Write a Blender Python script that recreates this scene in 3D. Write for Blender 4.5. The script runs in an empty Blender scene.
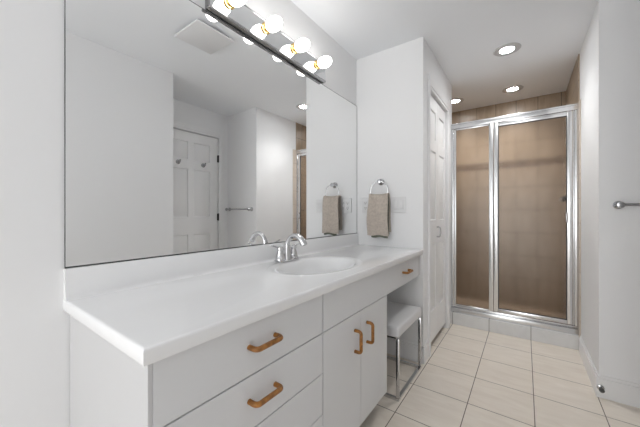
import bpy, bmesh, math, random
from mathutils import Vector, Matrix, noise

PI = math.pi
scene = bpy.context.scene
COL = scene.collection

# ------------------------------------------------------------------ camera
cam_d = bpy.data.cameras.new('camera')
cam = bpy.data.objects.new('camera', cam_d)
COL.objects.link(cam)
cam.location = (1.179, 0.0, 1.1228)
cam.rotation_euler = (PI / 2, 0, 0.6239)
cam_d.sensor_width = 36.0
cam_d.lens = 284.725 / 640 * 36.0
cam_d.shift_y = -0.6 / 640
cam_d.clip_start = 0.01
scene.camera = cam

# ------------------------------------------------------------------ world, added fill light, exposure
world = bpy.data.worlds.new('world')
scene.world = world
world.use_nodes = True
bg = world.node_tree.nodes['Background']
bg.inputs[0].default_value = (0.98, 0.99, 1.0, 1)
bg.inputs[1].default_value = 1.0

FILL_POWER = 11.5
BULB = 4.4
DOWNLIGHT = 33.0
SPOT = 14.0
l = bpy.data.lights.new('fill_light', 'AREA')
l.shape = 'RECTANGLE'
l.size = 2.3
l.size_y = 2.15
l.energy = FILL_POWER
l.color = (0.985, 0.995, 1.0)
lo = bpy.data.objects.new('fill_light', l)
COL.objects.link(lo)
lo.location = (0.75, -2.72, 1.15)
lo.rotation_euler = (PI / 2, 0, 0)     # added fill light, shines towards +y through the made-up opening behind the camera

vs = scene.view_settings
vs.view_transform = 'Standard'
vs.look = 'None'
vs.gamma = 1.0
vs.use_curve_mapping = False
vs.exposure = 1.52
scene.cycles.diffuse_bounces = 8
scene.cycles.max_bounces = 16
scene.cycles.use_denoising = True

# ------------------------------------------------------------------ materials
M = {}


def mat(name, color, rough=0.5, metal=0.0, **kw):
    m = bpy.data.materials.new(name)
    m.use_nodes = True
    b = m.node_tree.nodes['Principled BSDF']
    b.inputs['Base Color'].default_value = (*color, 1)
    b.inputs['Roughness'].default_value = rough
    b.inputs['Metallic'].default_value = metal
    for k, v in kw.items():
        b.inputs[k].default_value = v
    M[name] = m
    return m


def nodes(m):
    return m.node_tree.nodes, m.node_tree.links, m.node_tree.nodes['Principled BSDF']


def noise_bump(m, scale, strength, dist=0.002, detail=4):
    n, k, b = nodes(m)
    tc = n.new('ShaderNodeTexCoord')
    nz = n.new('ShaderNodeTexNoise')
    nz.inputs['Scale'].default_value = scale
    nz.inputs['Detail'].default_value = detail
    bp = n.new('ShaderNodeBump')
    bp.inputs['Strength'].default_value = strength
    bp.inputs['Distance'].default_value = dist
    k.new(tc.outputs['Object'], nz.inputs['Vector'])
    k.new(nz.outputs['Fac'], bp.inputs['Height'])
    k.new(bp.outputs['Normal'], b.inputs['Normal'])


def noise_colour(m, c1, c2, scale, stretch=(1, 1, 1), detail=4, lo_=0.35, hi_=0.65):
    n, k, b = nodes(m)
    tc = n.new('ShaderNodeTexCoord')
    mp = n.new('ShaderNodeMapping')
    mp.inputs['Scale'].default_value = stretch
    nz = n.new('ShaderNodeTexNoise')
    nz.inputs['Scale'].default_value = scale
    nz.inputs['Detail'].default_value = detail
    cr = n.new('ShaderNodeValToRGB')
    cr.color_ramp.elements[0].position = lo_
    cr.color_ramp.elements[0].color = (*c1, 1)
    cr.color_ramp.elements[1].position = hi_
    cr.color_ramp.elements[1].color = (*c2, 1)
    k.new(tc.outputs['Object'], mp.inputs['Vector'])
    k.new(mp.outputs['Vector'], nz.inputs['Vector'])
    k.new(nz.outputs['Fac'], cr.inputs['Fac'])
    k.new(cr.outputs['Color'], b.inputs['Base Color'])
    return cr


mat('wall_paint', (0.80, 0.803, 0.81), 0.6)
noise_bump(M['wall_paint'], 220, 0.06, 0.001)
mat('ceiling_paint', (0.825, 0.842, 0.865), 0.7)
mat('trim_paint', (0.80, 0.80, 0.805), 0.35)
mat('door_paint', (0.82, 0.82, 0.825), 0.35)
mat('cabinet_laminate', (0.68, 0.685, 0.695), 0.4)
mat('cabinet_side', (0.55, 0.55, 0.555), 0.4)  # same laminate as the fronts, darkened to offset strong light on the end panel
mat('carcass', (0.10, 0.10, 0.10), 0.7)  # darkened so the gaps between the fronts read as shade
mat('drawer_box', (0.5, 0.5, 0.5), 0.6)
mat('cultured_marble', (0.83, 0.833, 0.84), 0.10)
mat('basin_glaze', (0.83, 0.833, 0.84), 0.04)
mat('chrome', (0.66, 0.66, 0.67), 0.06, 1.0)
mat('satin_chrome', (0.45, 0.45, 0.46), 0.22, 1.0)
mat('dark_chrome', (0.06, 0.05, 0.045), 0.25, 1.0)
mat('bright_aluminium', (0.74, 0.745, 0.755), 0.24, 1.0)
mat('mirror_silver', (0.92, 0.925, 0.925), 0.0, 1.0)
mat('mirror_edge', (0.06, 0.065, 0.065), 0.3, 0.3)
mat('fixture_mirror', (0.74, 0.75, 0.76), 0.06, 1.0)
mat('fixture_edge', (0.34, 0.34, 0.34), 0.25, 1.0)
mat('brass', (0.78, 0.52, 0.20), 0.2, 1.0)
mat('plastic_white', (0.73, 0.73, 0.735), 0.3)
mat('lamp_trim', (0.52, 0.52, 0.53), 0.4)
mat('slot_black', (0.03, 0.03, 0.03), 0.5)
mat('black_metal', (0.03, 0.03, 0.032), 0.4, 0.5)
mat('dark_rubber', (0.06, 0.06, 0.06), 0.6)
mat('vinyl_grey', (0.70, 0.70, 0.71), 0.4)
noise_bump(M['vinyl_grey'], 300, 0.1, 0.001)
mat('oak', (0.33, 0.13, 0.03), 0.35)
noise_colour(M['oak'], (0.18, 0.068, 0.010), (0.38, 0.162, 0.030), 60, (1, 1, 1))
mat('terry_taupe', (0.46, 0.40, 0.35), 0.95)
noise_colour(M['terry_taupe'], (0.44, 0.385, 0.335), (0.53, 0.465, 0.405), 60)
mat('terry_sage', (0.25, 0.28, 0.22), 0.95)
noise_colour(M['terry_sage'], (0.10, 0.11, 0.085), (0.19, 0.205, 0.165), 90)
for nm in ('terry_taupe', 'terry_sage'):
    noise_bump(M[nm], 700, 0.6, 0.002)


def emit(name, color, strength):
    m = bpy.data.materials.new(name)
    m.use_nodes = True
    n, k = m.node_tree.nodes, m.node_tree.links
    n.remove(n['Principled BSDF'])
    e = n.new('ShaderNodeEmission')
    e.inputs[0].default_value = (*color, 1)
    e.inputs[1].default_value = strength
    k.new(e.outputs[0], n['Material Output'].inputs[0])
    M[name] = m


emit('bulb_glow', (1.0, 0.975, 0.94), BULB)
emit('downlight_glow', (0.97, 0.985, 1.0), DOWNLIGHT)


def tile(name, axes, w, h, ox, oy, c1, c2, grout, mortar, rough, nscale, stretch, bump=0.3):
    """square tiles with grout lines on the plane of two object axes"""
    m = bpy.data.materials.new(name)
    m.use_nodes = True
    n, k, b = nodes(m)
    tc = n.new('ShaderNodeTexCoord')
    sp = n.new('ShaderNodeSeparateXYZ')
    cb = n.new('ShaderNodeCombineXYZ')
    k.new(tc.outputs['Object'], sp.inputs[0])
    for i, (a, off) in enumerate(zip(axes, (ox, oy))):
        ad = n.new('ShaderNodeMath')
        ad.operation = 'SUBTRACT'
        ad.inputs[1].default_value = off
        k.new(sp.outputs['XYZ'.index(a)], ad.inputs[0])
        k.new(ad.outputs[0], cb.inputs[i])
    br = n.new('ShaderNodeTexBrick')
    br.offset = 0.0
    br.squash = 1.0
    br.inputs['Scale'].default_value = 1.0
    br.inputs['Brick Width'].default_value = w
    br.inputs['Row Height'].default_value = h
    br.inputs['Mortar Size'].default_value = mortar
    br.inputs['Mortar Smooth'].default_value = 0.1
    br.inputs['Bias'].default_value = 0.0
    br.inputs['Color1'].default_value = (0.46, 0.46, 0.46, 1)
    br.inputs['Color2'].default_value = (0.54, 0.54, 0.54, 1)
    k.new(cb.outputs[0], br.inputs['Vector'])
    mp = n.new('ShaderNodeMapping')
    mp.inputs['Scale'].default_value = stretch
    k.new(tc.outputs['Object'], mp.inputs['Vector'])
    nz = n.new('ShaderNodeTexNoise')
    nz.inputs['Scale'].default_value = nscale
    nz.inputs['Detail'].default_value = 6
    nz.inputs['Distortion'].default_value = 0.8
    k.new(mp.outputs[0], nz.inputs['Vector'])
    ad = n.new('ShaderNodeMath')
    ad.operation = 'ADD'
    k.new(nz.outputs['Fac'], ad.inputs[0])
    k.new(br.outputs['Color'], ad.inputs[1])
    cr = n.new('ShaderNodeValToRGB')
    cr.color_ramp.elements[0].position = 0.36
    cr.color_ramp.elements[0].color = (*c1, 1)
    cr.color_ramp.elements[1].position = 0.64
    cr.color_ramp.elements[1].color = (*c2, 1)
    half = n.new('ShaderNodeMath')
    half.operation = 'MULTIPLY'
    half.inputs[1].default_value = 0.5
    k.new(ad.outputs[0], half.inputs[0])
    k.new(half.outputs[0], cr.inputs['Fac'])
    mx = n.new('ShaderNodeMix')
    mx.data_type = 'RGBA'
    k.new(br.outputs['Fac'], mx.inputs['Factor'])
    k.new(cr.outputs['Color'], mx.inputs['A'])
    mx.inputs['B'].default_value = (*grout, 1)
    k.new(mx.outputs['Result'], b.inputs['Base Color'])
    inv = n.new('ShaderNodeMath')
    inv.operation = 'SUBTRACT'
    inv.inputs[0].default_value = 1.0
    k.new(br.outputs['Fac'], inv.inputs[1])
    bp = n.new('ShaderNodeBump')
    bp.inputs['Strength'].default_value = bump
    bp.inputs['Distance'].default_value = 0.002
    k.new(inv.outputs[0], bp.inputs['Height'])
    k.new(bp.outputs['Normal'], b.inputs['Normal'])
    b.inputs['Roughness'].default_value = rough
    M[name] = m


tile('floor_tile', 'XY', 0.3185, 0.3225, 0.585 - 4 * 0.3185, 1.872 - 10 * 0.3225,
     (0.68, 0.615, 0.535), (0.79, 0.735, 0.66), (0.13, 0.105, 0.085), 0.0024, 0.38, 5, (1, 4, 1))
TB1, TB2, TG = (0.25, 0.184, 0.125), (0.375, 0.287, 0.205), (0.10, 0.07, 0.047)
tile('shower_tile_back', 'XZ', 0.203, 0.265, 0.08, 1.16 - 5 * 0.265, TB1, TB2, TG, 0.003, 0.35, 9, (3, 3, 0.5))
tile('shower_tile_side', 'YZ', 0.203, 0.265, 0.05, 1.16 - 5 * 0.265, TB1, TB2, TG, 0.003, 0.35, 9, (3, 3, 0.5))
tile('shower_tile_lit', 'YZ', 0.4, 0.2, 2.96 - 0.5, 0.04, (0.55, 0.46, 0.38), (0.64, 0.56, 0.48), (0.40, 0.31, 0.25), 0.0025, 0.4, 9, (3, 3, 1))  # brown shower tile painted paler for the light it catches beside the frame
tile('shower_tile_floor', 'XY', 0.1, 0.1, 0, 0, TB1, TB2, TG, 0.0025, 0.5, 9, (1, 1, 1))
tile('curb_tile', 'XZ', 0.3185, 0.6, 0.585 - 4 * 0.3185, -0.3, (0.60, 0.60, 0.60), (0.68, 0.68, 0.68), (0.16, 0.14, 0.12), 0.0024, 0.3, 5, (2, 2, 2))
mat('accent_tile', (0.17, 0.115, 0.075), 0.4)
noise_colour(M['accent_tile'], (0.11, 0.075, 0.048), (0.22, 0.15, 0.10), 22)

m = mat('rain_glass', (0.93, 0.90, 0.87), 0.165)
n_, k_, b_ = nodes(m)
b_.inputs['Transmission Weight'].default_value = 1.0
b_.inputs['IOR'].default_value = 1.30
tc_ = n_.new('ShaderNodeTexCoord')
vo = n_.new('ShaderNodeTexNoise')
vo.inputs['Scale'].default_value = 55
vo.inputs['Detail'].default_value = 2
bp_ = n_.new('ShaderNodeBump')
bp_.inputs['Strength'].default_value = 0.7
bp_.inputs['Distance'].default_value = 0.003
k_.new(tc_.outputs['Object'], vo.inputs['Vector'])
k_.new(vo.outputs['Fac'], bp_.inputs['Height'])
k_.new(bp_.outputs['Normal'], b_.inputs['Normal'])


# ------------------------------------------------------------------ mesh helpers
def box(bm, x0, x1, y0, y1, z0, z1, bev=0.0, seg=2):
    r = bmesh.ops.create_cube(bm, size=1.0)
    vs_ = r['verts']
    for v in vs_:
        v.co = Vector(((x0 + x1) / 2 + v.co.x * (x1 - x0), (y0 + y1) / 2 + v.co.y * (y1 - y0), (z0 + z1) / 2 + v.co.z * (z1 - z0)))
    if bev > 0:
        es = list({e for v in vs_ for e in v.link_edges})
        bmesh.ops.bevel(bm, geom=es, offset=bev, segments=seg, profile=0.5, affect='EDGES')
    return bm


def tube(bm, pts, rad, seg=16, cap=True, flat=1.0, up=None):
    """sweep a circle (or an oval, flat < 1) along points"""
    pts = [Vector(p) for p in pts]
    n = len(pts)
    rads = rad if isinstance(rad, (list, tuple)) else [rad] * n
    t = []
    for i in range(n):
        a = pts[max(i - 1, 0)]
        b = pts[min(i + 1, n - 1)]
        t.append((b - a).normalized())
    u = Vector(up) if up else (Vector((0, 0, 1)) if abs(t[0].z) < 0.9 else Vector((1, 0, 0)))
    u = (u - t[0] * u.dot(t[0])).normalized()
    rings = []
    for i in range(n):
        u = (u - t[i] * u.dot(t[i])).normalized()
        w = t[i].cross(u)
        rings.append([bm.verts.new(pts[i] + (u * math.cos(2 * PI * k / seg) * flat + w * math.sin(2 * PI * k / seg)) * rads[i]) for k in range(seg)])
    for i in range(n - 1):
        for k in range(seg):
            bm.faces.new((rings[i][k], rings[i][(k + 1) % seg], rings[i + 1][(k + 1) % seg], rings[i + 1][k]))
    if cap:
        bm.faces.new(rings[0][::-1])
        bm.faces.new(rings[-1])
    return bm


def ring_tube(bm, c, R, r, axis_u, axis_v, seg=48, sub=10):
    c, U, V = Vector(c), Vector(axis_u), Vector(axis_v)
    W = U.cross(V)
    rings = []
    for i in range(seg):
        a = 2 * PI * i / seg
        d = U * math.cos(a) + V * math.sin(a)
        rings.append([bm.verts.new(c + d * (R + r * math.cos(2 * PI * k / sub)) + W * r * math.sin(2 * PI * k / sub)) for k in range(sub)])
    for i in range(seg):
        for k in range(sub):
            bm.faces.new((rings[i][k], rings[(i + 1) % seg][k], rings[(i + 1) % seg][(k + 1) % sub], rings[i][(k + 1) % sub]))
    return bm


def lathe(bm, prof, c=(0, 0, 0), axis=(0, 0, 1), seg=32):
    """prof: list of (radius, height along axis)"""
    c, A = Vector(c), Vector(axis).normalized()
    u = Vector((1, 0, 0)) if abs(A.x) < 0.9 else Vector((0, 1, 0))
    u = (u - A * u.dot(A)).normalized()
    w = A.cross(u)
    rings = []
    for r, h in prof:
        if r < 1e-6:
            rings.append([bm.verts.new(c + A * h)])
        else:
            rings.append([bm.verts.new(c + A * h + (u * math.cos(2 * PI * k / seg) + w * math.sin(2 * PI * k / seg)) * r) for k in range(seg)])
    for a, b in zip(rings, rings[1:]):
        for k in range(seg):
            k2 = (k + 1) % seg
            if len(a) == 1 and len(b) == 1:
                continue
            if len(a) == 1:
                bm.faces.new((a[0], b[k2], b[k]))
            elif len(b) == 1:
                bm.faces.new((a[k], a[k2], b[0]))
            else:
                bm.faces.new((a[k], a[k2], b[k2], b[k]))
    return bm


def smooth_path(ctrl, n=8):
    """Catmull-Rom through control points"""
    P = [Vector(p) for p in ctrl]
    P = [P[0] * 2 - P[1]] + P + [P[-1] * 2 - P[-2]]
    out = []
    for i in range(1, len(P) - 2):
        for j in range(n):
            t = j / n
            a, b, c, d = P[i - 1], P[i], P[i + 1], P[i + 2]
            out.append(0.5 * ((2 * b) + (c - a) * t + (2 * a - 5 * b + 4 * c - d) * t * t + (3 * b - a - 3 * c + d) * t ** 3))
    out.append(P[-2])
    return out


def obj(name, bm, m, parent=None, sm=True, angle=38, label=None):
    """link a bmesh (given in world space, or in the parent's own space) as ONE mesh object"""
    bmesh.ops.recalc_face_normals(bm, faces=bm.faces)
    me = bpy.data.meshes.new(name)
    if sm:
        for f in bm.faces:
            f.smooth = True
        for e in bm.edges:
            if len(e.link_faces) == 2 and e.calc_face_angle(0) > math.radians(angle):
                e.smooth = False
    bm.to_mesh(me)
    bm.free()
    o = bpy.data.objects.new(name, me)
    COL.objects.link(o)
    me.materials.append(M[m])
    if parent is not None:
        o.parent = parent
    if label:
        o['label'] = label
    return o


def thing(name, loc, label, cat, group=None, rotz=0.0):
    o = bpy.data.objects.new(name, None)
    COL.objects.link(o)
    o.empty_display_size = 0.05
    o.location = loc
    o.rotation_euler = (0, 0, rotz)
    o['label'] = label
    o['category'] = cat
    if group:
        o['group'] = group
    return o


def tag(o, label, cat, group=None):
    o['label'] = label
    o['category'] = cat
    if group:
        o['group'] = group
    return o


def struct(name, bm, m, parent=None, sm=False):
    o = obj(name, bm, m, parent, sm)
    if parent is None:
        o['kind'] = 'structure'
    return o


def dup(root, loc, label=None):
    r = root.copy()
    COL.objects.link(r)
    r.location = loc
    if label:
        r['label'] = label
    for ch in list(root.children):
        c = ch.copy()
        COL.objects.link(c)
        c.parent = r
        for g in list(ch.children):
            d = g.copy()
            COL.objects.link(d)
            d.parent = c
    return r


def B(*a, **k):
    return box(bmesh.new(), *a, **k)


def at(loc):
    """a function that shifts a world-space bmesh into the space of a thing standing at loc"""
    v = Vector(loc)

    def f(bm):
        bmesh.ops.translate(bm, verts=bm.verts, vec=-v)
        return bm
    return f


# ------------------------------------------------------------------ dimensions
H = 2.44
YE = 2.1757     # short end wall beside the vanity
XE = 0.5627     # corner of that wall; the closet wall runs on from here
XR = 1.546      # right wall, far part
YR = 2.4134     # towel bar wall
XN = 1.53       # right wall, near part (seen in the mirror)
YN = 1.374
XA = 2.12       # wall of the alcove with the panelled door
YB = -2.6       # wall behind the camera
YS0, YS1 = 3.12, 3.26   # shower curb
YW = 4.05       # shower back wall

# ------------------------------------------------------------------ room
struct('floor', B(-0.1, 2.3, -2.7, 3.2, -0.1, 0.0), 'floor_tile')
struct('ceiling', B(-0.1, 2.3, -2.7, 4.15, H, H + 0.1), 'ceiling_paint')
struct('wall_left', B(-0.1, 0.0, -2.7, 4.15, 0.0, H), 'wall_paint')
struct('wall_right_near', B(XN, 2.3, -2.6, YN, 0.0, H), 'wall_paint')
struct('wall_right_far', B(XR, 2.3, YR, 4.15, 0.0, H), 'wall_paint')
struct('wall_alcove', B(XA + 0.06, 2.3, YN, YR, 0.0, H), 'wall_paint')
bm = B(0.0, XE, YE, YE + 0.09, 0.0, H)
struct('wall_end', bm, 'wall_paint')
# closet wall with its door opening
CD0, CD1, CDZ = 2.345, 2.965, 2.105
bm = B(XE - 0.09, XE, YE + 0.09, CD0, 0.0, H)
box(bm, XE - 0.09, XE, CD1, 3.2, 0.0, H)
box(bm, XE - 0.09, XE, CD0, CD1, CDZ, H)
struct('wall_closet', bm, 'wall_paint')
bm = B(0.0, XE - 0.09, 3.11, 3.2, 0.0, H)
struct('wall_closet_inner', bm, 'wall_paint')
# alcove wall around the panelled door
AD0, AD1, ADZ = 1.515, 2.272, 2.108
bm = B(XA, XA + 0.06, YN, AD0, 0.0, H)
box(bm, XA, XA + 0.06, AD1, YR, 0.0, H)
box(bm, XA, XA + 0.06, AD0, AD1, ADZ, H)
struct('wall_alcove_front', bm, 'wall_paint')
# wall behind the camera; its unseen wide opening is added for the fill light
bm = B(0.0, 0.06, -2.7, YB, 0.0, H)
box(bm, 0.06, 1.36, -2.7, YB, 2.25, H)
box(bm, 1.36, 2.3, -2.7, YB, 0.0, H)
struct('wall_back', bm, 'wall_paint')

# shower shell
struct('wall_shower_back', B(0.0, XR, YW, YW + 0.1, 0.0, H), 'shower_tile_back')
struct('wall_shower_right', B(XR - 0.0075, XR, 3.165, YW, 0.0, H), 'shower_tile_side')
struct('wall_shower_edge', B(XR - 0.008, XR, 3.095, 3.165, 0.0, 2.04, bev=0.003), 'shower_tile_lit')
struct('wall_shower_front', B(0.0, XE - 0.09, 3.2, 3.208, 0.0, H), 'shower_tile_side')
struct('wall_shower_left', B(0.0, 0.008, 3.208, YW, 0.0, H), 'shower_tile_side')
struct('floor_shower', B(0.008, XR - 0.008, 3.2, YW, -0.1, 0.03), 'shower_tile_floor')
struct('trim_accent', B(0.008, XR - 0.008, YW - 0.006, YW, 1.665, 1.742, bev=0.002), 'accent_tile')
bm = B(XE - 0.09, XR - 0.008, YS0, 3.2, 0.0, 0.114, bev=0.004)
struct('trim_shower_curb', bm, 'curb_tile')


# baseboards
def baseboard(name, x0, x1, y0, y1, face, h=0.134):
    bm = bmesh.new()
    box(bm, x0, x1, y0, y1, 0.0, h - 0.02)
    s = 0.005
    fx = {'+x': (x0, x1 - s, y0, y1), '-x': (x0 + s, x1, y0, y1), '-y': (x0, x1, y0 + s, y1), '+y': (x0, x1, y0, y1 - s)}[face]
    box(bm, *fx, h - 0.02, h, bev=0.003)
    return struct(name, bm, 'trim_paint')


baseboard('baseboard_right', XR - 0.013, XR, YR - 0.013, 3.094, '-x')
baseboard('baseboard_alcove', XR, XA, YR - 0.013, YR, '-y')
baseboard('baseboard_end', 0.013, XE + 0.013, YE - 0.013, YE, '-y')
baseboard('baseboard_closet', XE, XE + 0.013, YE, 2.29, '+x')
baseboard('baseboard_left', 0.0, 0.013, -2.6, 0.266, '+x')
baseboard('baseboard_knee', 0.0, 0.013, 1.54, YE - 0.014, '+x')


# ------------------------------------------------------------------ panelled doors
def paneled(bm, us, zs, panel_cells, place, thick, depth=0.010):
    """front face cut into cells by us x zs; cells in panel_cells become raised panels. place(u, z, d) -> Vector"""
    grid = [[bm.verts.new(Vector((u, z, 0))) for z in zs] for u in us]
    pf = []
    for i in range(len(us) - 1):
        for j in range(len(zs) - 1):
            f = bm.faces.new((grid[i][j], grid[i + 1][j], grid[i + 1][j + 1], grid[i][j + 1]))
            if (i, j) in panel_cells:
                pf.append(f)
    bound = [e for e in bm.edges if len(e.link_faces) == 1]
    r = bmesh.ops.extrude_edge_only(bm, edges=bound)
    nv = [g for g in r['geom'] if isinstance(g, bmesh.types.BMVert)]
    for v in nv:
        v.co.z -= thick
    back = [e for e in bm.edges if len(e.link_faces) == 1]
    bmesh.ops.edgeloop_fill(bm, edges=back)
    if pf:
        bmesh.ops.inset_individual(bm, faces=pf, thickness=0.010, depth=-depth)
        bmesh.ops.inset_individual(bm, faces=pf, thickness=0.004, depth=0.0)
        bmesh.ops.inset_individual(bm, faces=pf, thickness=0.022, depth=depth * 0.75)
    for v in bm.verts:
        v.co = place(v.co.x, v.co.y, v.co.z)
    return bm


# closet: bifold door of two leaves, three panels each
door = bpy.data.objects.new('door_1', None)
COL.objects.link(door)
door.location = (XE, 2.655, 0.0)
door['kind'] = 'structure'
door['label'] = 'white two-leaf panelled closet door in the wall past the vanity'
w = at(door.location)
mid = (CD0 + CD1) / 2
XF = XE - 0.012
ZL = [0.055, 0.30, 0.86, 1.06, 1.645, 1.745, 1.985, 2.092]
for a, b in ((CD0 + 0.006, mid - 0.002), (mid + 0.002, CD1 - 0.006)):
    us = [a, a + 0.058, b - 0.058, b]
    bm = paneled(bmesh.new(), us, ZL, {(1, 1), (1, 3), (1, 5)}, lambda u, z, d: Vector((XF + d, u, z)), 0.032)
    leaf = obj('door_leaf', w(bm), 'door_paint', door)
bm = bmesh.new()
tube(bm, smooth_path([(XF, mid - 0.028, 0.915), (XF + 0.024, mid - 0.028, 0.918), (XF + 0.030, mid - 0.028, 0.957), (XF + 0.024, mid - 0.028, 0.996), (XF, mid - 0.028, 0.999)], 5), 0.006)
obj('handle', w(bm), 'satin_chrome', door, label='chrome pull handle')


def casing(name, plane, sgn, a, b, z, wd, floor_z=0.0, top=0.0):
    """door casing on a wall facing x, round an opening from a to b up to z"""
    bm = bmesh.new()
    for t, ins in ((0.012, 0.0), (0.018, 0.022)):
        lo_, hi_ = (plane, plane + sgn * t) if sgn > 0 else (plane + sgn * t, plane)
        o = wd - (0.0 if ins == 0.0 else 0.006)
        box(bm, lo_, hi_, a - o, a - ins, floor_z, z + o + top, bev=0.003)
        box(bm, lo_, hi_, b + ins, b + o, floor_z, z + o + top, bev=0.003)
        box(bm, lo_, hi_, a - ins, b + ins, z + ins, z + o + top, bev=0.003)
    return struct(name, bm, 'trim_paint', sm=False)


casing('trim_1', XE, 1, CD0, CD1, CDZ, 0.055, 0.0, 0.05)
casing('trim_2', XA, -1, AD0, AD1, ADZ, 0.075)

# alcove: six-panel door, seen in the mirror
door = bpy.data.objects.new('door_2', None)
COL.objects.link(door)
door.location = (XA, 1.8935, 0.0)
door['kind'] = 'structure'
door['label'] = 'white six-panel door in the alcove, seen in the mirror'
w = at(door.location)
a, b = AD0 + 0.005, AD1 - 0.005
pw = 0.225
us = [a, a + 0.115, a + 0.115 + pw, b - 0.115 - pw, b - 0.115, b]
zs = [0.012, 0.25, 0.86, 1.07, 1.655, 1.765, 1.985, 2.100]
bm = paneled(bmesh.new(), us, zs, {(i, j) for i in (1, 3) for j in (1, 3, 5)}, lambda u, z, d: Vector((XA + 0.012 - d, u, z)), 0.04)
obj('door_leaf', w(bm), 'door_paint', door)
for z in (1.835, 1.069, 0.28):
    bm = B(XA - 0.003, XA + 0.011, AD1 - 0.016, AD1 - 0.001, z - 0.045, z + 0.045)
    lathe(bm, [(0, -0.048), (0.007, -0.047), (0.007, 0.047), (0, 0.048)], (XA - 0.006, AD1 - 0.004, z), seg=12)
    obj('hinge', w(bm), 'black_metal', door, label='black hinge')
bm = bmesh.new()
lathe(bm, [(0.030, 0.0), (0.030, 0.006), (0.012, 0.010), (0.011, 0.03), (0.026, 0.038), (0.030, 0.052), (0.022, 0.066), (0, 0.069)], (XA + 0.012, a + 0.065, 0.95), (-1, 0, 0))
obj('door_knob', w(bm), 'chrome', door)

# ------------------------------------------------------------------ mirror
L = (0.0, 1.215, 0.945)
t = thing('wall_mirror', L, 'large frameless wall mirror above the white vanity counter', 'mirror')
w = at(L)
obj('mirror_glass', w(B(0.0015, 0.006, 0.2590, YE - 0.004, 0.9525, 2.0385)), 'mirror_silver', t, sm=False)
bm = B(0.0005, 0.0068, 0.2590, YE - 0.004, 0.9478, 0.9525)
box(bm, 0.0005, 0.0068, 0.2576, 0.2590, 0.9478, 2.0385)
box(bm, 0.0005, 0.0068, YE - 0.004, YE - 0.001, 0.9478, 2.0385)
box(bm, 0.0005, 0.0068, 0.2562, YE - 0.001, 2.0385, 2.0405)
obj('edge_trim', w(bm), 'mirror_edge', t, sm=False, label='thin dark edge strip')

# ------------------------------------------------------------------ vanity counter with integral basin
ZC = 0.851
Y0 = 0.2545
L = (0.0, 1.215, 0.815)
t = thing('vanity_counter', L, 'long white moulded vanity counter with an oval basin along the mirror wall', 'counter')
w = at(L)
SX, SY = 0.293, 1.214
AX, AY = 0.172, 0.256
x0, x1, y0, y1 = 0.0, XE, Y0, YE - 0.0006


def rect_hit(c, s, ins):
    best = 1e9
    if c > 1e-9:
        best = min(best, (x1 - ins - SX) / c)
    if c < -1e-9:
        best = min(best, (x0 - SX) / c)
    if s > 1e-9:
        best = min(best, (y1 - SY) / s)
    if s < -1e-9:
        best = min(best, (y0 + ins - SY) / s)
    return best


angs = sorted([2 * PI * i / 96 for i in range(96)] + [math.atan2(sy - SY, sx - SX) % (2 * PI) for sx in (x0, x1) for sy in (y0, y1)])
bm = bmesh.new()
rings = []


def ell(fx, fy, z):
    # parametric ellipse hit in direction ang
    out = []
    for a in angs:
        c, s = math.cos(a), math.sin(a)
        r = 1 / math.sqrt((c / fx) ** 2 + (s / fy) ** 2)
        out.append(bm.verts.new((SX + c * r, SY + s * r, z)))
    return out


def rect(ins, z):
    out = []
    for a in angs:
        c, s = math.cos(a), math.sin(a)
        px, py = SX + c * rect_hit(c, s, 0), SY + s * rect_hit(c, s, 0)
        px = min(px, x1 - ins)
        py = max(py, y0 + ins)
        out.append(bm.verts.new((px, py, z)))
    return out


rings.append(ell(AX + 0.004, AY + 0.004, ZC - 0.002))
rings.append(ell(AX + 0.012, AY + 0.012, ZC + 0.0005))
rings.append(ell(AX + 0.030, AY + 0.046, ZC + 0.0025))
rings.append(ell(AX + 0.036, AY + 0.054, ZC + 0.0012))
rings.append(ell(AX + 0.040, AY + 0.060, ZC))
for ins, dz in ((0.008, 0), (0.0035, 0.0008), (0.0008, 0.0035), (0, 0.008), (0, 0.031), (0.002, 0.036), (0.03, 0.036)):
    rings.append(rect(ins, ZC - dz))
for p, q in zip(rings, rings[1:]):
    n = len(p)
    for k in range(n):
        bm.faces.new((p[k], p[(k + 1) % n], q[(k + 1) % n], q[k]))
obj('counter_top', w(bm), 'cultured_marble', t, angle=50)
bm = bmesh.new()
prof = [(1.024, -0.002), (1.0, -0.0045), (0.975, -0.0105), (0.95, -0.021), (0.92, -0.042), (0.86, -0.085), (0.70, -0.118), (0.45, -0.135), (0.12, -0.14)]
prev = None
for s_, dz in prof:
    cur = ell(AX * s_, AY * s_, ZC + dz)
    if prev:
        n = len(cur)
        for k in range(n):
            bm.faces.new((prev[k], prev[(k + 1) % n], cur[(k + 1) % n], cur[k]))
    prev = cur
bm.faces.new(prev)
obj('basin', w(bm), 'basin_glaze', t)
bm = bmesh.new()
lathe(bm, [(0, 0.004), (0.016, 0.004), (0.019, 0.0), (0.029, 0.003), (0.031, 0.0), (0.031, -0.003)], (SX, SY, ZC - 0.137))
obj('drain', w(bm), 'chrome', t, label='chrome drain')
prof = [(0.0005, ZC - 0.003), (0.0005, 0.9475), (0.0145, 0.9475), (0.0175, 0.9462), (0.019, 0.943)]
for k in range(0, 7):
    a = PI / 2 * k / 6
    prof.append((0.019 + 0.016 * (1 - math.cos(a)), ZC + 0.0165 - 0.016 * math.sin(a)))
prof.append((0.035, ZC - 0.003))
bm = bmesh.new()
ends = [[bm.verts.new((x, y, z)) for x, z in prof] for y in (Y0 + 0.001, YE - 0.0006)]
for k in range(len(prof)):
    k2 = (k + 1) % len(prof)
    bm.faces.new((ends[0][k], ends[0][k2], ends[1][k2], ends[1][k]))
bm.faces.new(ends[0])
bm.faces.new(ends[1][::-1])
obj('backsplash', w(bm), 'cultured_marble', t)


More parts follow.
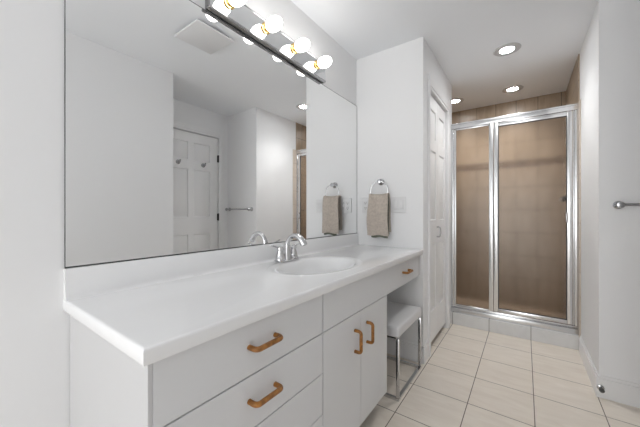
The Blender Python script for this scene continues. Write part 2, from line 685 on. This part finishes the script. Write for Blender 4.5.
# ------------------------------------------------------------------ pull handles
def pull(bm, c, length, vertical=False, r=0.0078, out=0.032):
    """wooden bow handle standing off a front that faces +x; c = middle of its foot line"""
    h = length / 2
    cx_, cy_, cz_ = c
    pts = []
    for s_, d in ((-1, 0.0), (-1, out * 0.55)):
        pts.append((s_ * (h - r), d))
    for i in range(1, 6):
        a = PI / 2 * i / 5
        pts.append((-(h - r) + 0.012 * (1 - math.cos(a)), out * 0.55 + (out * 0.45) * math.sin(a)))
    for i in range(5, 0, -1):
        a = PI / 2 * i / 5
        pts.append(((h - r) - 0.012 * (1 - math.cos(a)), out * 0.55 + (out * 0.45) * math.sin(a)))
    pts += [((h - r), out * 0.55), ((h - r), 0.0)]
    P = [(cx_ + d, cy_, cz_ + u) if vertical else (cx_ + d, cy_ + u, cz_) for u, d in pts]
    tube(bm, P, r, seg=12, up=(0, 1, 0) if vertical else (0, 0, 1))
    return bm


# ------------------------------------------------------------------ vanity cabinets
FX0, FX1 = 0.527, 0.545
ZR = 0.6585     # line under the top row of fronts
ZT = 0.8135


def carcass(bm, ya, yb, toe=True, z1=0.8125):
    for y in (ya, yb - 0.016):
        box(bm, 0.003, FX0 - 0.003, y, y + 0.016, 0.10, z1)
        box(bm, 0.003, 0.44, y, y + 0.016, 0.0, 0.10)
    box(bm, 0.003, 0.018, ya + 0.016, yb - 0.016, 0.118, z1)
    box(bm, 0.018, FX0 - 0.003, ya + 0.016, yb - 0.016, 0.10, 0.118)
    box(bm, 0.44, 0.455, ya, yb, 0.0, 0.10)
    bmesh.ops.remove_doubles(bm, verts=bm.verts, dist=0.0001)
    return bm


# drawer unit
L = (0.27, 0.59, 0.0)
t = thing('drawer_cabinet', L, 'white cabinet with stacked drawers at the near left end of the vanity', 'cabinet')
w = at(L)
obj('carcass', w(carcass(bmesh.new(), 0.2805, 0.9000)), 'carcass', t, sm=False)
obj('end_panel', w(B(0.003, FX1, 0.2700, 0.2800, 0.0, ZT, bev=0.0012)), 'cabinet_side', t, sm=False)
DZ = [(ZR + 0.002, ZT - 0.0015, 0.742), (0.504, ZR - 0.002, 0.588), (0.345, 0.500, 0.42), (0.112, 0.341, 0.235)]
for za, zb, zh in DZ:
    d = obj('drawer_front', w(B(FX0, FX1, 0.2803, 0.8982, za, zb, bev=0.0012)), 'cabinet_laminate', t, sm=False)
    obj('handle', w(pull(bmesh.new(), (FX1, 0.589, zh), 0.118)), 'oak', d, label='golden oak bow handle')

# basin unit with two doors
L = (0.27, 1.215, 0.0)
t = thing('sink_cabinet', L, 'white two-door cabinet under the basin', 'cabinet')
w = at(L)
obj('carcass', w(carcass(bmesh.new(), 0.9015, 1.5300)), 'carcass', t, sm=False)
obj('false_front', w(B(FX0, FX1, 0.9032, 1.5299, ZR + 0.002, ZT - 0.0015)), 'cabinet_laminate', t, sm=False)
for ya, yb, yh in ((0.9032, 1.2130, 1.155), (1.2160, 1.5300, 1.277)):
    d = obj('door', w(B(FX0, FX1, ya, yb, 0.112, ZR - 0.002, bev=0.0012)), 'cabinet_laminate', t, sm=False)
    obj('handle', w(pull(bmesh.new(), (FX1, yh, 0.535), 0.112, True)), 'oak', d, label='golden oak bow handle')

# drawer over the knee space
L = (0.27, 1.85, 0.66)
t = thing('knee_drawer', L, 'shallow white vanity drawer over the knee space and stool', 'drawer')
w = at(L)
obj('drawer_front', w(B(FX0, FX1, 1.5301, 2.108, ZR + 0.002, ZT - 0.0015)), 'cabinet_laminate', t, sm=False)
obj('handle', w(pull(bmesh.new(), (FX1, 1.835, 0.742), 0.118)), 'oak', t, label='golden oak bow handle')
bm = B(0.03, FX0 - 0.001, 1.545, 1.557, 0.68, 0.80)
box(bm, 0.03, FX0 - 0.001, 2.09, 2.102, 0.68, 0.80)
box(bm, 0.03, 0.042, 1.557, 2.09, 0.68, 0.80)
box(bm, 0.03, FX0 - 0.001, 1.545, 2.102, 0.672, 0.68)
obj('drawer_box', w(bm), 'drawer_box', t, sm=False)
obj('side_stile', w(B(0.003, FX1 - 0.004, 2.1105, YE - 0.0005, ZR + 0.0015, ZT - 0.0005)), 'cabinet_side', t, sm=False)

# ------------------------------------------------------------------ stool
L = (0.357, 1.8725, 0.0)
t = thing('vanity_stool', L, 'chrome framed stool with a grey-white padded seat under the vanity drawer', 'stool')
sx, sy = 0.205, 0.2175
bm = bmesh.new()
box(bm, -sx - 0.004, sx + 0.006, -sy - 0.004, sy + 0.030, 0.3705, 0.437, bev=0.014, seg=4)
bmesh.ops.subdivide_edges(bm, edges=[e for e in bm.edges if e.calc_length() > 0.2], cuts=6, use_grid_fill=True)
for v in bm.verts:
    if v.co.z > 0.43:
        v.co.z += 0.007 * (1 - (v.co.x / sx) ** 2) * (1 - (v.co.y / sy) ** 2)
obj('seat', bm, 'vinyl_grey', t)
LX, LY = sx, sy
for nm, za, ins in (('base_frame', 0.0, 0.0), ("seat_frame", 0.3540, 0.03)):
    bm = bmesh.new()
    sx, sy = LX - ins, LY - ins
    box(bm, -sx - 0.009, sx + 0.009, -sy - 0.009, -sy + 0.009, za, za + 0.016)
    box(bm, -sx - 0.009, sx + 0.009, sy - 0.009, sy + 0.009, za, za + 0.016)
    box(bm, -sx - 0.009, -sx + 0.009, -sy + 0.009, sy - 0.009, za, za + 0.016)
    box(bm, sx - 0.009, sx + 0.009, -sy + 0.009, sy - 0.009, za, za + 0.016)
    bmesh.ops.remove_doubles(bm, verts=bm.verts, dist=0.0001)
    obj(nm, bm, 'chrome', t, sm=False)
sx, sy = LX, LY
for a in (-1, 1):
    for b in (-1, 1):
        obj('leg', B(a * sx - 0.009, a * sx + 0.009, b * sy - 0.009, b * sy + 0.009, 0.0165, 0.370, bev=0.002), 'chrome', t)

# ------------------------------------------------------------------ faucet
L = (0.092, 1.192, ZC + 0.0035)
t = thing('basin_faucet', L, 'chrome two-lever faucet with a high arched spout behind the basin', 'faucet')
bm = bmesh.new()
box(bm, -0.026, 0.026, -0.08, 0.08, 0.0, 0.010, bev=0.004, seg=3)
obj('base_plate', bm, 'chrome', t)
bm = bmesh.new()
lathe(bm, [(0.027, 0.010), (0.026, 0.018), (0.022, 0.045), (0.018, 0.075), (0.0, 0.075)], (0, 0, 0))
path = smooth_path([(0, 0, 0.06), (0.003, 0, 0.095), (0.020, 0, 0.125), (0.048, 0, 0.142), (0.080, 0, 0.139), (0.108, 0, 0.120), (0.124, 0, 0.095)], 6)
n = len(path)
tube(bm, path, [0.0185 - 0.006 * math.sin(PI * min(1, i / n * 1.25)) for i in range(n)], 18)
obj('spout', bm, 'chrome', t)
for s in (-1, 1):
    bm = bmesh.new()
    y = s * 0.054
    lathe(bm, [(0.028, 0.010), (0.0275, 0.018), (0.0255, 0.020), (0.022, 0.040), (0.0165, 0.060), (0.0165, 0.064), (0.018, 0.068), (0.0165, 0.078), (0.012, 0.086), (0.0, 0.088)], (0, y, 0))
    tube(bm, smooth_path([(0, y, 0.078), (0.001, y + s * 0.022, 0.083), (0.003, y + s * 0.050, 0.090), (0.006, y + s * 0.074, 0.098)], 5),
         [0.010, 0.010, 0.0098, 0.0095, 0.009, 0.0085, 0.008, 0.0078, 0.0076, 0.0074, 0.0074, 0.0075, 0.0077, 0.0078, 0.0072, 0.006], 14, flat=0.6)
    obj('lever_handle', bm, 'chrome', t)

# ------------------------------------------------------------------ vanity light bar
L = (0.0, 1.2, 2.0445)
t = thing('vanity_light', L, 'mirrored vanity light bar with four glowing globe bulbs above the wall mirror', 'light fixture')
BY0, BY1 = 0.742, 1.657
CY = 1.2
bm = B(0.0005, 0.033, BY0 - CY, BY1 - CY, 0.0, 0.130, bev=0.004)
obj('housing', bm, 'fixture_edge', t, label='dark chrome housing edge')
bm = bmesh.new()
tube(bm, [(0.031, BY0 - CY, 0.006), (0.031, BY1 - CY, 0.006)], 0.006, 12)
obj('edge_bead', bm, 'satin_chrome', t)
bm = bmesh.new()
tube(bm, [(0.031, BY0 - CY, 0.124), (0.031, BY1 - CY, 0.124)], 0.006, 12)
obj('edge_bead', bm, 'satin_chrome', t)
bm = B(0.0332, 0.0355, BY0 + 0.004 - CY, BY1 - 0.004 - CY, 0.011, 0.119)
obj('face_plate', bm, 'fixture_mirror', t, sm=False)
ZB = 0.082
for i in range(4):
    y = 0.850 + 0.2355 * i - CY
    bm = bmesh.new()
    lathe(bm, [(0.030, 0.0), (0.030, 0.003), (0.020, 0.006), (0.0185, 0.009), (0.0185, 0.011), (0.023, 0.015), (0.023, 0.018), (0.0, 0.0185)], (0.0356, y, ZB), (1, 0, 0), 28)
    s = obj('lamp_socket', bm, 'brass', t, label='brass lamp socket')
    bm = bmesh.new()
    prof = [(0.0, 0.0), (0.021, 0.0005), (0.028, 0.007), (0.033, 0.018), (0.0352, 0.030), (0.0355, 0.040)]
    for k in range(1, 13):
        a = PI / 2 * k / 12
        prof.append((0.0355 * math.cos(a), 0.040 + 0.055 * math.sin(a)))
    prof[-1] = (0.0, 0.095)
    lathe(bm, prof, (0.0544, y, ZB), (1, 0, 0), 32)
    obj('bulb', bm, 'bulb_glow', s, label='glowing white globe bulb')

# ------------------------------------------------------------------ recessed ceiling lights
proto = thing('recessed_light', (1.061, 2.745, H), 'round recessed ceiling light nearest the vanity, with a visible grey-white rim', 'ceiling light', 'recessed ceiling lights')
bm = bmesh.new()
lathe(bm, [(0.050, -0.003), (0.053, -0.006), (0.091, -0.005), (0.096, -0.0005), (0.050, -0.0005)], seg=40)
obj('trim_ring', bm, 'lamp_trim', proto)
bm = bmesh.new()
lathe(bm, [(0.0, -0.0028), (0.0497, -0.0026), (0.0497, -0.001), (0.0, -0.001)], seg=40)
obj('lens', bm, 'downlight_glow', proto)
sl = bpy.data.lights.new('downlight', 'SPOT')
sl.energy = SPOT
sl.spot_size = math.radians(128)
sl.spot_blend = 0.9
sl.shadow_soft_size = 0.05
sl.color = (1.0, 0.99, 0.97)
so = bpy.data.objects.new('downlight', sl)
COL.objects.link(so)
so.parent = proto
so.location = (0, 0, -0.012)
dup(proto, (1.072, 3.655, H), 'round recessed ceiling light over the shower glass door')
dup(proto, (0.511, 3.650, H), 'round recessed ceiling light half hidden at the left above the shower')

# ------------------------------------------------------------------ exhaust fan (seen in the mirror)
L = (0.755, 1.21, H)
t = thing('exhaust_fan', L, 'square white ceiling exhaust fan reflected in the mirror', 'vent fan')
bm = bmesh.new()
box(bm, -0.15, 0.15, -0.15, 0.15, -0.034, -0.020, bev=0.006, seg=3)
obj('cover', bm, 'plastic_white', t)
bm = B(-0.125, 0.125, -0.125, 0.125, -0.020, -0.0005)
obj('grille_frame', bm, 'satin_chrome', t, sm=False)

# ------------------------------------------------------------------ outlet and switches on the end wall
L = (0.116, YE, 1.187)
t = thing('outlet_plate', L, 'white outlet cover beside the mirror, half behind the hanging towel', 'outlet')
bm = B(-0.058, 0.058, -0.011, -0.0006, -0.062, 0.062, bev=0.002)
obj('cover_plate', bm, 'plastic_white', t)
for cx_ in (-0.023, 0.023):
    for cz_ in (-0.022, 0.022):
        bm = B(cx_ - 0.015, cx_ + 0.015, -0.0135, -0.0111, cz_ - 0.017, cz_ + 0.017, bev=0.001)
        r = obj('receptacle', bm, 'plastic_white', t)
        bm = B(cx_ - 0.0075, cx_ - 0.005, -0.0142, -0.0136, cz_ - 0.005, cz_ + 0.007)
        box(bm, cx_ + 0.005, cx_ + 0.0075, -0.0142, -0.0136, cz_ - 0.005, cz_ + 0.007)
        box(bm, cx_ - 0.0025, cx_ + 0.0025, -0.0142, -0.0136, cz_ - 0.013, cz_ - 0.008)
        obj('slots', bm, 'slot_black', r, sm=False)
L = (0.372, YE, 1.187)
t = thing('switch_plate', L, 'white double rocker switch plate to the right of the hanging towel', 'light switch')
bm = B(-0.062, 0.062, -0.011, -0.0006, -0.062, 0.062, bev=0.002)
obj('cover_plate', bm, 'plastic_white', t)
for cx_ in (-0.023, 0.023):
    bm = B(cx_ - 0.0165, cx_ + 0.0165, -0.0155, -0.0111, -0.033, 0.033, bev=0.0015)
    for v in bm.verts:
        if v.co.y < -0.014:
            v.co.y += 0.0025 * (v.co.z / 0.033)
    obj('rocker', bm, 'plastic_white', t)

# ------------------------------------------------------------------ towel ring and towel
L = (0.230, YE, 1.374)
t = thing('towel_ring', L, 'chrome towel ring on the white end wall beside the mirror', 'towel ring')
bm = bmesh.new()
lathe(bm, [(0.026, -0.0005), (0.026, 0.006), (0.017, 0.012), (0.012, 0.016), (0.0115, 0.040), (0.016, 0.044), (0.016, 0.058), (0.0, 0.061)], (0, 0, 0), (0, -1, 0), 28)
obj('wall_post', bm, 'satin_chrome', t)
bm = bmesh.new()
ring_tube(bm, (0, -0.051, -0.0735), 0.0735, 0.0042, (1, 0, 0), (0, 0, 1))
obj('ring', bm, 'chrome', t)

# towel: folded over the bottom of the ring, front longer than the back
RY, RZ = YE - 0.051, 1.374 - 0.147
random.seed(4)


def towel_sheet(front_z, back_z, half_w_top, half_w_bot, gap, over, cxo, thick):
    """cross-section in y-z of a cloth hung over the ring, swept across its width"""
    sec = []
    zt = RZ + over
    nf = 26
    for i in range(nf):
        s_ = i / (nf - 1)
        sec.append((RY - gap - 0.010 * math.sin(PI * s_) - 0.006 * (1 - s_), front_z + (zt - front_z) * s_, s_))
    for i in range(1, 10):
        a = PI * i / 10
        sec.append((RY - gap * math.cos(a), zt + gap * 1.1 * math.sin(a), 1.0))
    for i in range(nf):
        s_ = 1 - i / (nf - 1)
        sec.append((RY + gap + 0.004 * math.sin(PI * s_), back_z + (zt - back_z) * s_, s_))
    nw = 22
    bm = bmesh.new()
    g = []
    for (y, z, s_) in sec:
        hw = half_w_bot + (half_w_top - half_w_bot) * s_ ** 1.3
        row = []
        for j in range(nw + 1):
            u = -1 + 2 * j / nw
            yy = y - 0.006 * math.cos(u * 2.2) * (1 - 0.3 * s_) + 0.0035 * math.sin(u * 5 + z * 9)
            if y > RY:
                yy = min(yy, YE - 0.014)
            zz = z + (0.010 * (1 - u * u) - 0.004) * (1 if s_ > 0.85 else 0) * -1.0 + 0.004 * math.sin(u * 4 + 1) * (1 - s_)
            row.append(bm.verts.new((0.232 + cxo + u * hw + 0.003 * math.sin(z * 22), yy, zz)))
        g.append(row)
    for i in range(len(g) - 1):
        for j in range(nw):
            bm.faces.new((g[i][j], g[i][j + 1], g[i + 1][j + 1], g[i + 1][j]))
    bmesh.ops.recalc_face_normals(bm, faces=bm.faces)
    bmesh.ops.solidify(bm, geom=bm.faces[:], thickness=thick)
    return bm


L = (0.232, RY, RZ)
t = thing('hand_towel', L, 'taupe terry hand towel draped through the chrome ring', 'towel')
w = at(L)
obj('outer_fold', w(towel_sheet(0.945, 0.975, 0.080, 0.090, 0.024, 0.024, -0.002, 0.007)), 'terry_taupe', t, angle=80)
obj('inner_fold', w(towel_sheet(0.928, 0.955, 0.066, 0.070, 0.012, 0.018, 0.006, 0.006)), 'terry_sage', t, angle=80, label='darker grey-green inner fold')

# ------------------------------------------------------------------ towel bar on the right
L = (1.852, YR, 1.170)
t = thing('towel_bar', L, 'chrome towel bar on the right-hand wall near the shower', 'towel bar')
for s in (-1, 1):
    bm = bmesh.new()
    lathe(bm, [(0.024, -0.0005), (0.024, 0.008), (0.020, 0.012), (0.012, 0.018), (0.012, 0.034), (0.018, 0.040), (0.020, 0.052), (0.016, 0.062), (0.0, 0.066)], (s * 0.222, 0, 0), (0, -1, 0), 28)
    obj('wall_post', bm, 'satin_chrome', t)
bm = bmesh.new()
tube(bm, [(-0.215, -0.050, 0), (0.215, -0.050, 0)], 0.0085, 18)
obj('rail', bm, 'satin_chrome', t)

# robe hooks on the alcove door
L1 = (XA + 0.0118, 1.735, 1.722)
proto = thing('robe_hook', L1, 'round chrome robe hook nearer the mirror edge on the panelled door reflected in the mirror', 'hook', 'robe hooks on the panelled door')
bm = bmesh.new()
lathe(bm, [(0.026, 0.0), (0.026, 0.005), (0.012, 0.010), (0.010, 0.020), (0.0, 0.021)], (0, 0, 0), (-1, 0, 0), 24)
obj('hook_base', bm, 'satin_chrome', proto)
bm = bmesh.new()
tube(bm, smooth_path([(-0.015, 0, 0), (-0.030, 0, -0.012), (-0.045, 0, -0.006), (-0.050, 0, 0.012)], 5), 0.006, 12)
lathe(bm, [(0, -0.011), (0.008, -0.007), (0.011, 0), (0.008, 0.007), (0, 0.011)], (-0.050, 0, 0.017), (0, 0, 1), 16)
obj('prong', bm, 'satin_chrome', proto)
proto['label'] = 'left-hand chrome robe hook on the panelled door reflected in the mirror'
dup(proto, (XA + 0.0118, 2.055, 1.722), 'right-hand chrome robe hook, next to the hinges of the door reflected in the mirror')

# doorstop on the baseboard
L = (XR + 0.006, YR - 0.0132, 0.062)
t = thing('door_stop', L, 'small dark chrome door stop on the white baseboard at the right corner', 'door stop')
bm = bmesh.new()
lathe(bm, [(0.017, 0.0), (0.017, 0.004), (0.008, 0.007), (0.007, 0.030), (0.0, 0.031)], (0, 0, 0), (0, -1, 0), 20)
obj('stem', bm, 'satin_chrome', t)
bm = bmesh.new()
lathe(bm, [(0.0, 0.0312), (0.012, 0.0314), (0.013, 0.040), (0.009, 0.046), (0.0, 0.047)], (0, 0, 0), (0, -1, 0), 20)
obj('bumper', bm, 'dark_rubber', t, label='dark rubber bumper')

# ------------------------------------------------------------------ shower enclosure
YF = 3.17       # frame plane, front face
L = (1.05, YF, 0.114)
t = thing('shower_enclosure', L, 'aluminium framed shower enclosure with a fixed panel and a hinged door of textured glass', 'shower enclosure')
w = at(L)
SXL, SXR = XE + 0.0005, XR - 0.0085
Z0, Z1 = 0.1145, 2.026
YSC = YF / 3.22


def sx_(x):     # move a horizontal position read at 3.22 to the frame plane as seen from the room
    return 1.179 + (x - 1.179) * YSC


def fr(bm, x0, x1, z0, z1, y0=None, y1=None, bev=0.003):
    return box(bm, x0, x1, YF if y0 is None else y0, (YF + 0.03) if y1 is None else y1, z0, z1, bev=bev)


bm = bmesh.new()
fr(bm, SXL, SXR, Z1 - 0.046, Z1, YF - 0.012, YF + 0.034)
fr(bm, SXL, SXR, Z1 - 0.008, Z1 + 0.004, YF - 0.018, YF + 0.036, 0.002)
obj('header', w(bm), 'bright_aluminium', t)
bm = bmesh.new()
fr(bm, SXL, SXR, Z0, Z0 + 0.046, YF - 0.030, YF + 0.034)
fr(bm, SXL, SXR, Z0 + 0.0462, Z0 + 0.066, YF - 0.004, YF + 0.034, 0.002)
obj('sill_track', w(bm), 'bright_aluminium', t)
bm = bmesh.new()
fr(bm, SXL, SXL + 0.024, Z0 + 0.0665, Z1 - 0.0465, YF - 0.006)
fr(bm, SXL + 0.0242, SXL + 0.045, Z0 + 0.0665, Z1 - 0.0465, YF + 0.004)
obj('wall_jamb', w(bm), 'bright_aluminium', t)
bm = bmesh.new()
fr(bm, SXR - 0.020, SXR, Z0 + 0.0665, Z1 - 0.0465, YF - 0.008)
fr(bm, SXR - 0.031, SXR - 0.0202, Z0 + 0.0665, Z1 - 0.0465, YF + 0.002)
obj('wall_jamb', w(bm), 'bright_aluminium', t)
PX0, PX1 = 0.898, 0.935      # centre post
fr_ = bmesh.new()
fr(fr_, PX0, PX1, Z0 + 0.0665, Z1 - 0.0465, YF - 0.008)
fr(fr_, PX0 + 0.012, PX0 + 0.020, Z0 + 0.0665, Z1 - 0.0465, YF - 0.012, YF - 0.0081, 0.001)
obj('centre_post', w(fr_), 'bright_aluminium', t)
# fixed panel
bm = bmesh.new()
fr(bm, SXL + 0.0452, PX0 - 0.0002, Z0 + 0.0665, Z0 + 0.078, YF + 0.004)
obj('panel_rail', w(bm), 'bright_aluminium', t)
bm = bmesh.new()
fr(bm, SXL + 0.0452, PX0 - 0.0002, Z1 - 0.062, Z1 - 0.0465, YF + 0.004)
obj('panel_rail', w(bm), 'bright_aluminium', t)
obj('fixed_glass', w(B(SXL + 0.0452, PX0 - 0.0002, YF + 0.012, YF + 0.017, Z0 + 0.0782, Z1 - 0.0622)), 'rain_glass', t, sm=False, label='textured fixed glass panel')
# door
DX0, DX1 = PX1 + 0.003, SXR - 0.034
DZ0, DZ1 = Z0 + 0.073, Z1 - 0.050
bm = bmesh.new()
fr(bm, DX0, DX0 + 0.036, DZ0, DZ1, YF - 0.010, YF + 0.022)
fr(bm, DX1 - 0.036, DX1, DZ0, DZ1, YF - 0.010, YF + 0.022)
fr(bm, DX0 + 0.0362, DX1 - 0.0362, DZ0, DZ0 + 0.032, YF - 0.010, YF + 0.022)
fr(bm, DX0 + 0.0362, DX1 - 0.0362, DZ1 - 0.034, DZ1, YF - 0.010, YF + 0.022)
d = obj('shower_door', w(bm), 'bright_aluminium', t, label='framed hinged shower door')
obj('door_glass', w(B(DX0 + 0.0362, DX1 - 0.0362, YF + 0.003, YF + 0.008, DZ0 + 0.0322, DZ1 - 0.0342)), 'rain_glass', d, sm=False, label='textured glass')
bm = B(DX0 + 0.0362, DX1 - 0.0362, YF - 0.0010, YF + 0.0028, DZ0 + 0.0322, DZ0 + 0.038)
box(bm, DX0 + 0.0362, DX1 - 0.0362, YF - 0.0010, YF + 0.0028, DZ1 - 0.040, DZ1 - 0.0342)
box(bm, DX0 + 0.0362, DX0 + 0.042, YF - 0.0010, YF + 0.0028, DZ0 + 0.038, DZ1 - 0.040)
box(bm, DX1 - 0.042, DX1 - 0.0362, YF - 0.0010, YF + 0.0028, DZ0 + 0.038, DZ1 - 0.040)
obj('glazing_seal', w(bm), 'dark_rubber', d, sm=False, label='thin dark glazing seal')
bm = bmesh.new()
hx = DX1 - 0.042
tube(bm, smooth_path([(hx, YF - 0.011, 1.045), (hx, YF - 0.036, 1.049), (hx, YF - 0.042, 1.083), (hx, YF - 0.036, 1.117), (hx, YF - 0.011, 1.121)], 5), 0.008, 12)
obj('handle', w(bm), 'chrome', d)

# shower valve behind the glass
L = (XR - 0.0085, 3.80, 1.27)
t = thing('shower_valve', L, 'dark shower valve on the tiled side wall, blurred behind the shower door glass', 'shower valve')
bm = bmesh.new()
lathe(bm, [(0.038, 0.0), (0.038, 0.006), (0.028, 0.012), (0.026, 0.05), (0.0, 0.052)], (0, 0, 0), (-1, 0, 0), 32)
obj('escutcheon', bm, 'dark_chrome', t)
bm = bmesh.new()
tube(bm, [(-0.0525, 0, 0), (-0.058, -0.012, -0.012), (-0.06, -0.022, -0.024)], [0.012, 0.010, 0.008], 12)
obj('lever', bm, 'dark_chrome', t)
